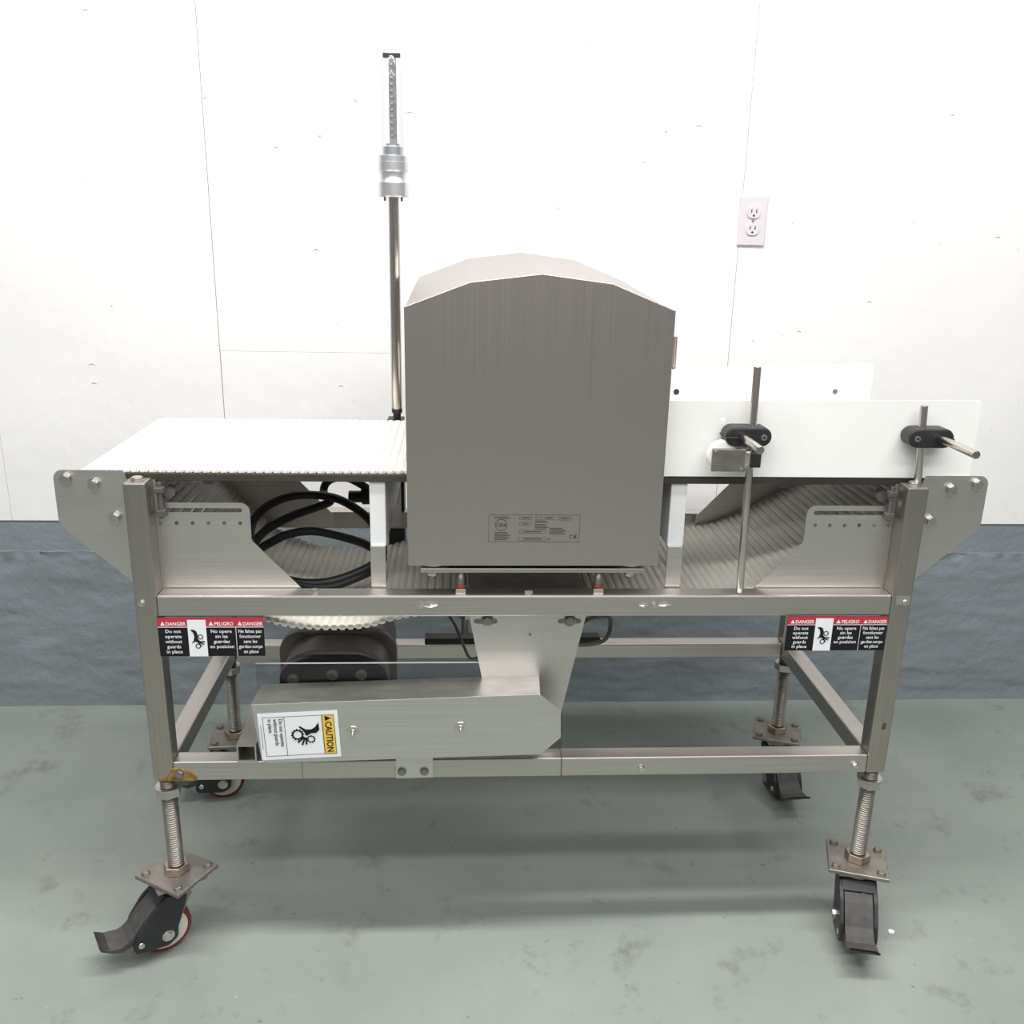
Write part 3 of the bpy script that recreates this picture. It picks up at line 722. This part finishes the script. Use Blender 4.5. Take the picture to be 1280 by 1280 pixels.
# ------------------------------------------------------------------ casters
PZ = .160
def caster_meshes():
    g = {}
    b = B(); b.box(-.056, .056, -.051, .051, PZ-.008, PZ, .001, 1); g['top_plate'] = b.mesh('top_plate', 'steel_dull')
    b = B(); b.box(-.046, .046, -.040, .040, PZ-.0125, PZ-.008); b.lathe([(.03, PZ-.0125), (.034, PZ-.017), (.034, PZ-.024), (.028, PZ-.028)], 24)
    for s in (-1, 1):
        b.prism(rounded([(-.022, .128), (.026, .132), (.052, .052), (.034, .035), (.018, .05)], .008), s*.0245-.0012, s*.0245+.0012, 'XZ')
    b.box(-.022, .026, -.0255, .0255, .126, .1335)
    g['fork'] = b.mesh('fork', 'steel_dull')
    ax = .034
    b = B(); b.lathe([(.030, -.016), (.046, -.016), (.0492, -.013), (.050, -.006), (.050, .006), (.0492, .013), (.046, .016), (.030, .016)], 40, (ax, 0, .050), 'Y'); g['wheel_tread'] = b.mesh('wheel_tread', 'red_wheel')
    b = B(); b.lathe([(.010, -.0185), (.036, -.0175), (.041, -.0165), (.041, .0165), (.036, .0175), (.010, .0185)], 36, (ax, 0, .050), 'Y'); g['wheel_hub'] = b.mesh('wheel_hub', 'cream')
    b = B(); b.cyl((ax, -.040, .05), (ax, .040, .05), .0085, 6); b.cyl((ax, -.036, .05), (ax, .036, .05), .0115, 20); g['axle'] = b.mesh('axle', 'chrome')
    b = B()
    side = rounded([(-.010, .133), (.030, .134), (.062, .108), (.088, .072), (.098, .046), (.092, .033), (.060, .030), (.034, .028), (.016, .040), (.014, .062), (.000, .100)], [.010, .012, .03, .02, .01, .008, .01, .016, .012, .012, .02], 4)
    for s in (-1, 1): b.prism(side, s*.0315-.004, s*.0315+.004, 'XZ', bev=.0015)
    b.prism(rounded([(.012, .1345), (.034, .1345), (.050, .119), (.047, .115), (.032, .128), (.012, .129)], .002, 2), -.031, .031, 'XZ')
    g['brake_housing'] = b.mesh('brake_housing', 'black')
    b = B()
    top = [(.049, .116), (.063, .1035), (.078, .087), (.091, .071), (.104, .060), (.118, .0555), (.136, .0590), (.153, .069)]
    low = [(.151, .063), (.132, .050), (.116, .044), (.100, .046), (.086, .055), (.072, .073), (.060, .090), (.047, .108)]
    b.prism(top+low, -.0265, .0265, 'XZ', bev=.001)
    b.prism([(.112, .0555), (.136, .0590), (.153, .069), (.151, .063), (.132, .050), (.112, .044)], -.0285, .0285, 'XZ', bev=.001)
    g['brake_pedal'] = b.mesh('brake_pedal', 'black_dusty')
    b = B(); b.cyl((.083, -.0375, .050), (.083, .0375, .050), .0055, 12); g['pedal_pin'] = b.mesh('pedal_pin', 'chrome')
    # threaded stem
    prof = []; z = PZ+.018; zt = ZBt-.0005
    r0 = .0148; n = int((zt-z)/.0046)
    for k in range(n+1):
        zz = z+(zt-z)*k/n; prof += [(r0, zz)]
        if k < n: prof.append((r0-.0030, zz+(zt-z)/n*.5))
    b = B(); b.lathe(prof, 24, smooth=False); g['threaded_stem'] = b.mesh('threaded_stem', 'steel_dull')
    b = B(); b.cyl((0, 0, PZ), (0, 0, PZ+.016), .0245, 6, bev=.002); g['base_nut'] = b.mesh('base_nut', 'copper')
    b = B(); b.cyl((0, 0, .327), (0, 0, .343), .0235, 6, bev=.002); b.cyl((0, 0, .343), (0, 0, .346), .023, 24); g['jam_nut'] = b.mesh('jam_nut', 'steel_h')
    return g
G = caster_meshes()
for x, y, rp, rs, nut in ((-.6625, .0187, -31, 211, 8), (.6635, .0187, -18, 257, 35), (-.6635, YR+.0187, 4, 190, 20), (.6635, YR+.0187, -20, 275, 12)):
    ca = empty('caster', mc, (x, y, 0))
    rp, rs = math.radians(rp), math.radians(rs)
    pl = obj('top_plate', G['top_plate'], None, ca, None, (0, 0, rp))
    for sx in (-1, 1):
        for sy in (-1, 1):
            q = Matrix.Rotation(rp, 3, 'Z') @ Vector((sx*.042, sy*.037, 0))
            bolt(ca, (q.x, q.y, PZ), '+Z', .0072, .006, 'steel_dull')
            bb = B(); bb = None
    for nme in ('fork', 'wheel_tread', 'wheel_hub', 'axle', 'brake_housing', 'brake_pedal', 'pedal_pin'):
        obj(nme, G[nme], None, ca, None, (0, 0, rs))
    obj('threaded_stem', G['threaded_stem'], None, ca)
    obj('base_nut', G['base_nut'], None, ca, None, (0, 0, math.radians(nut+20)))
    obj('jam_nut', G['jam_nut'], None, ca, None, (0, 0, math.radians(nut)))

# ------------------------------------------------------------------ coiled power cable lying on the return run
cab = tag(empty('power_cable', None, (-.40, .25, .66)), 'coiled black rubber power cable lying under the white belt', 'cable')
O = Vector((-.40, .25, .66))
P = [(-0.322, 0.450, 0.791), (-0.339, 0.450, 0.803), (-0.366, 0.450, 0.817), (-0.393, 0.448, 0.819), (-0.414, 0.445, 0.808), (-0.418, 0.430, 0.790), (-0.400, 0.400, 0.781), (-0.429, 0.387, 0.771), (-0.473, 0.351, 0.763), (-0.516, 0.315, 0.747), (-0.535, 0.271, 0.729), (-0.521, 0.228, 0.708), (-0.474, 0.199, 0.686), (-0.411, 0.189, 0.678), (-0.350, 0.192, 0.688), (-0.288, 0.221, 0.711), (-0.282, 0.271, 0.726), (-0.312, 0.329, 0.762), (-0.368, 0.372, 0.788), (-0.421, 0.394, 0.795), (-0.478, 0.387, 0.795), (-0.522, 0.358, 0.783), (-0.545, 0.315, 0.762), (-0.540, 0.264, 0.735), (-0.511, 0.221, 0.706), (-0.450, 0.192, 0.680), (-0.381, 0.185, 0.673), (-0.320, 0.199, 0.689), (-0.286, 0.235, 0.699), (-0.285, 0.279, 0.703), (-0.323, 0.315, 0.715), (-0.384, 0.343, 0.724), (-0.434, 0.351, 0.730), (-0.480, 0.336, 0.728), (-0.516, 0.307, 0.717), (-0.528, 0.285, 0.714)]
b = B(); b.sweep([Vector(p)-O for p in catmull(P, 10)], .0088, 12); b.build('cord', 'rubber', cab)
b = B(); b.cyl(Vector((-.368, .452, .776))-O, Vector((-.338, .452, .776))-O, .013, 18, bev=.002); b.cyl(Vector((-.340, .452, .778))-O, Vector((-.300, .452, .780))-O, .0195, 20, bev=.003)
b.build('plug', 'rubber', cab)

# a flake of white paint on the floor beside the front caster
b = B(); b.prism(rounded([(-.006, -.004), (.003, -.006), (.008, .001), (.002, .006), (-.005, .004)], .001, 2), .0002, .0025, 'XY')
tag(b.build('paint_flake', 'lbl_white', None, (.745, -.005, 0)), 'tiny white paint flake on the floor beside a front caster', 'debris')
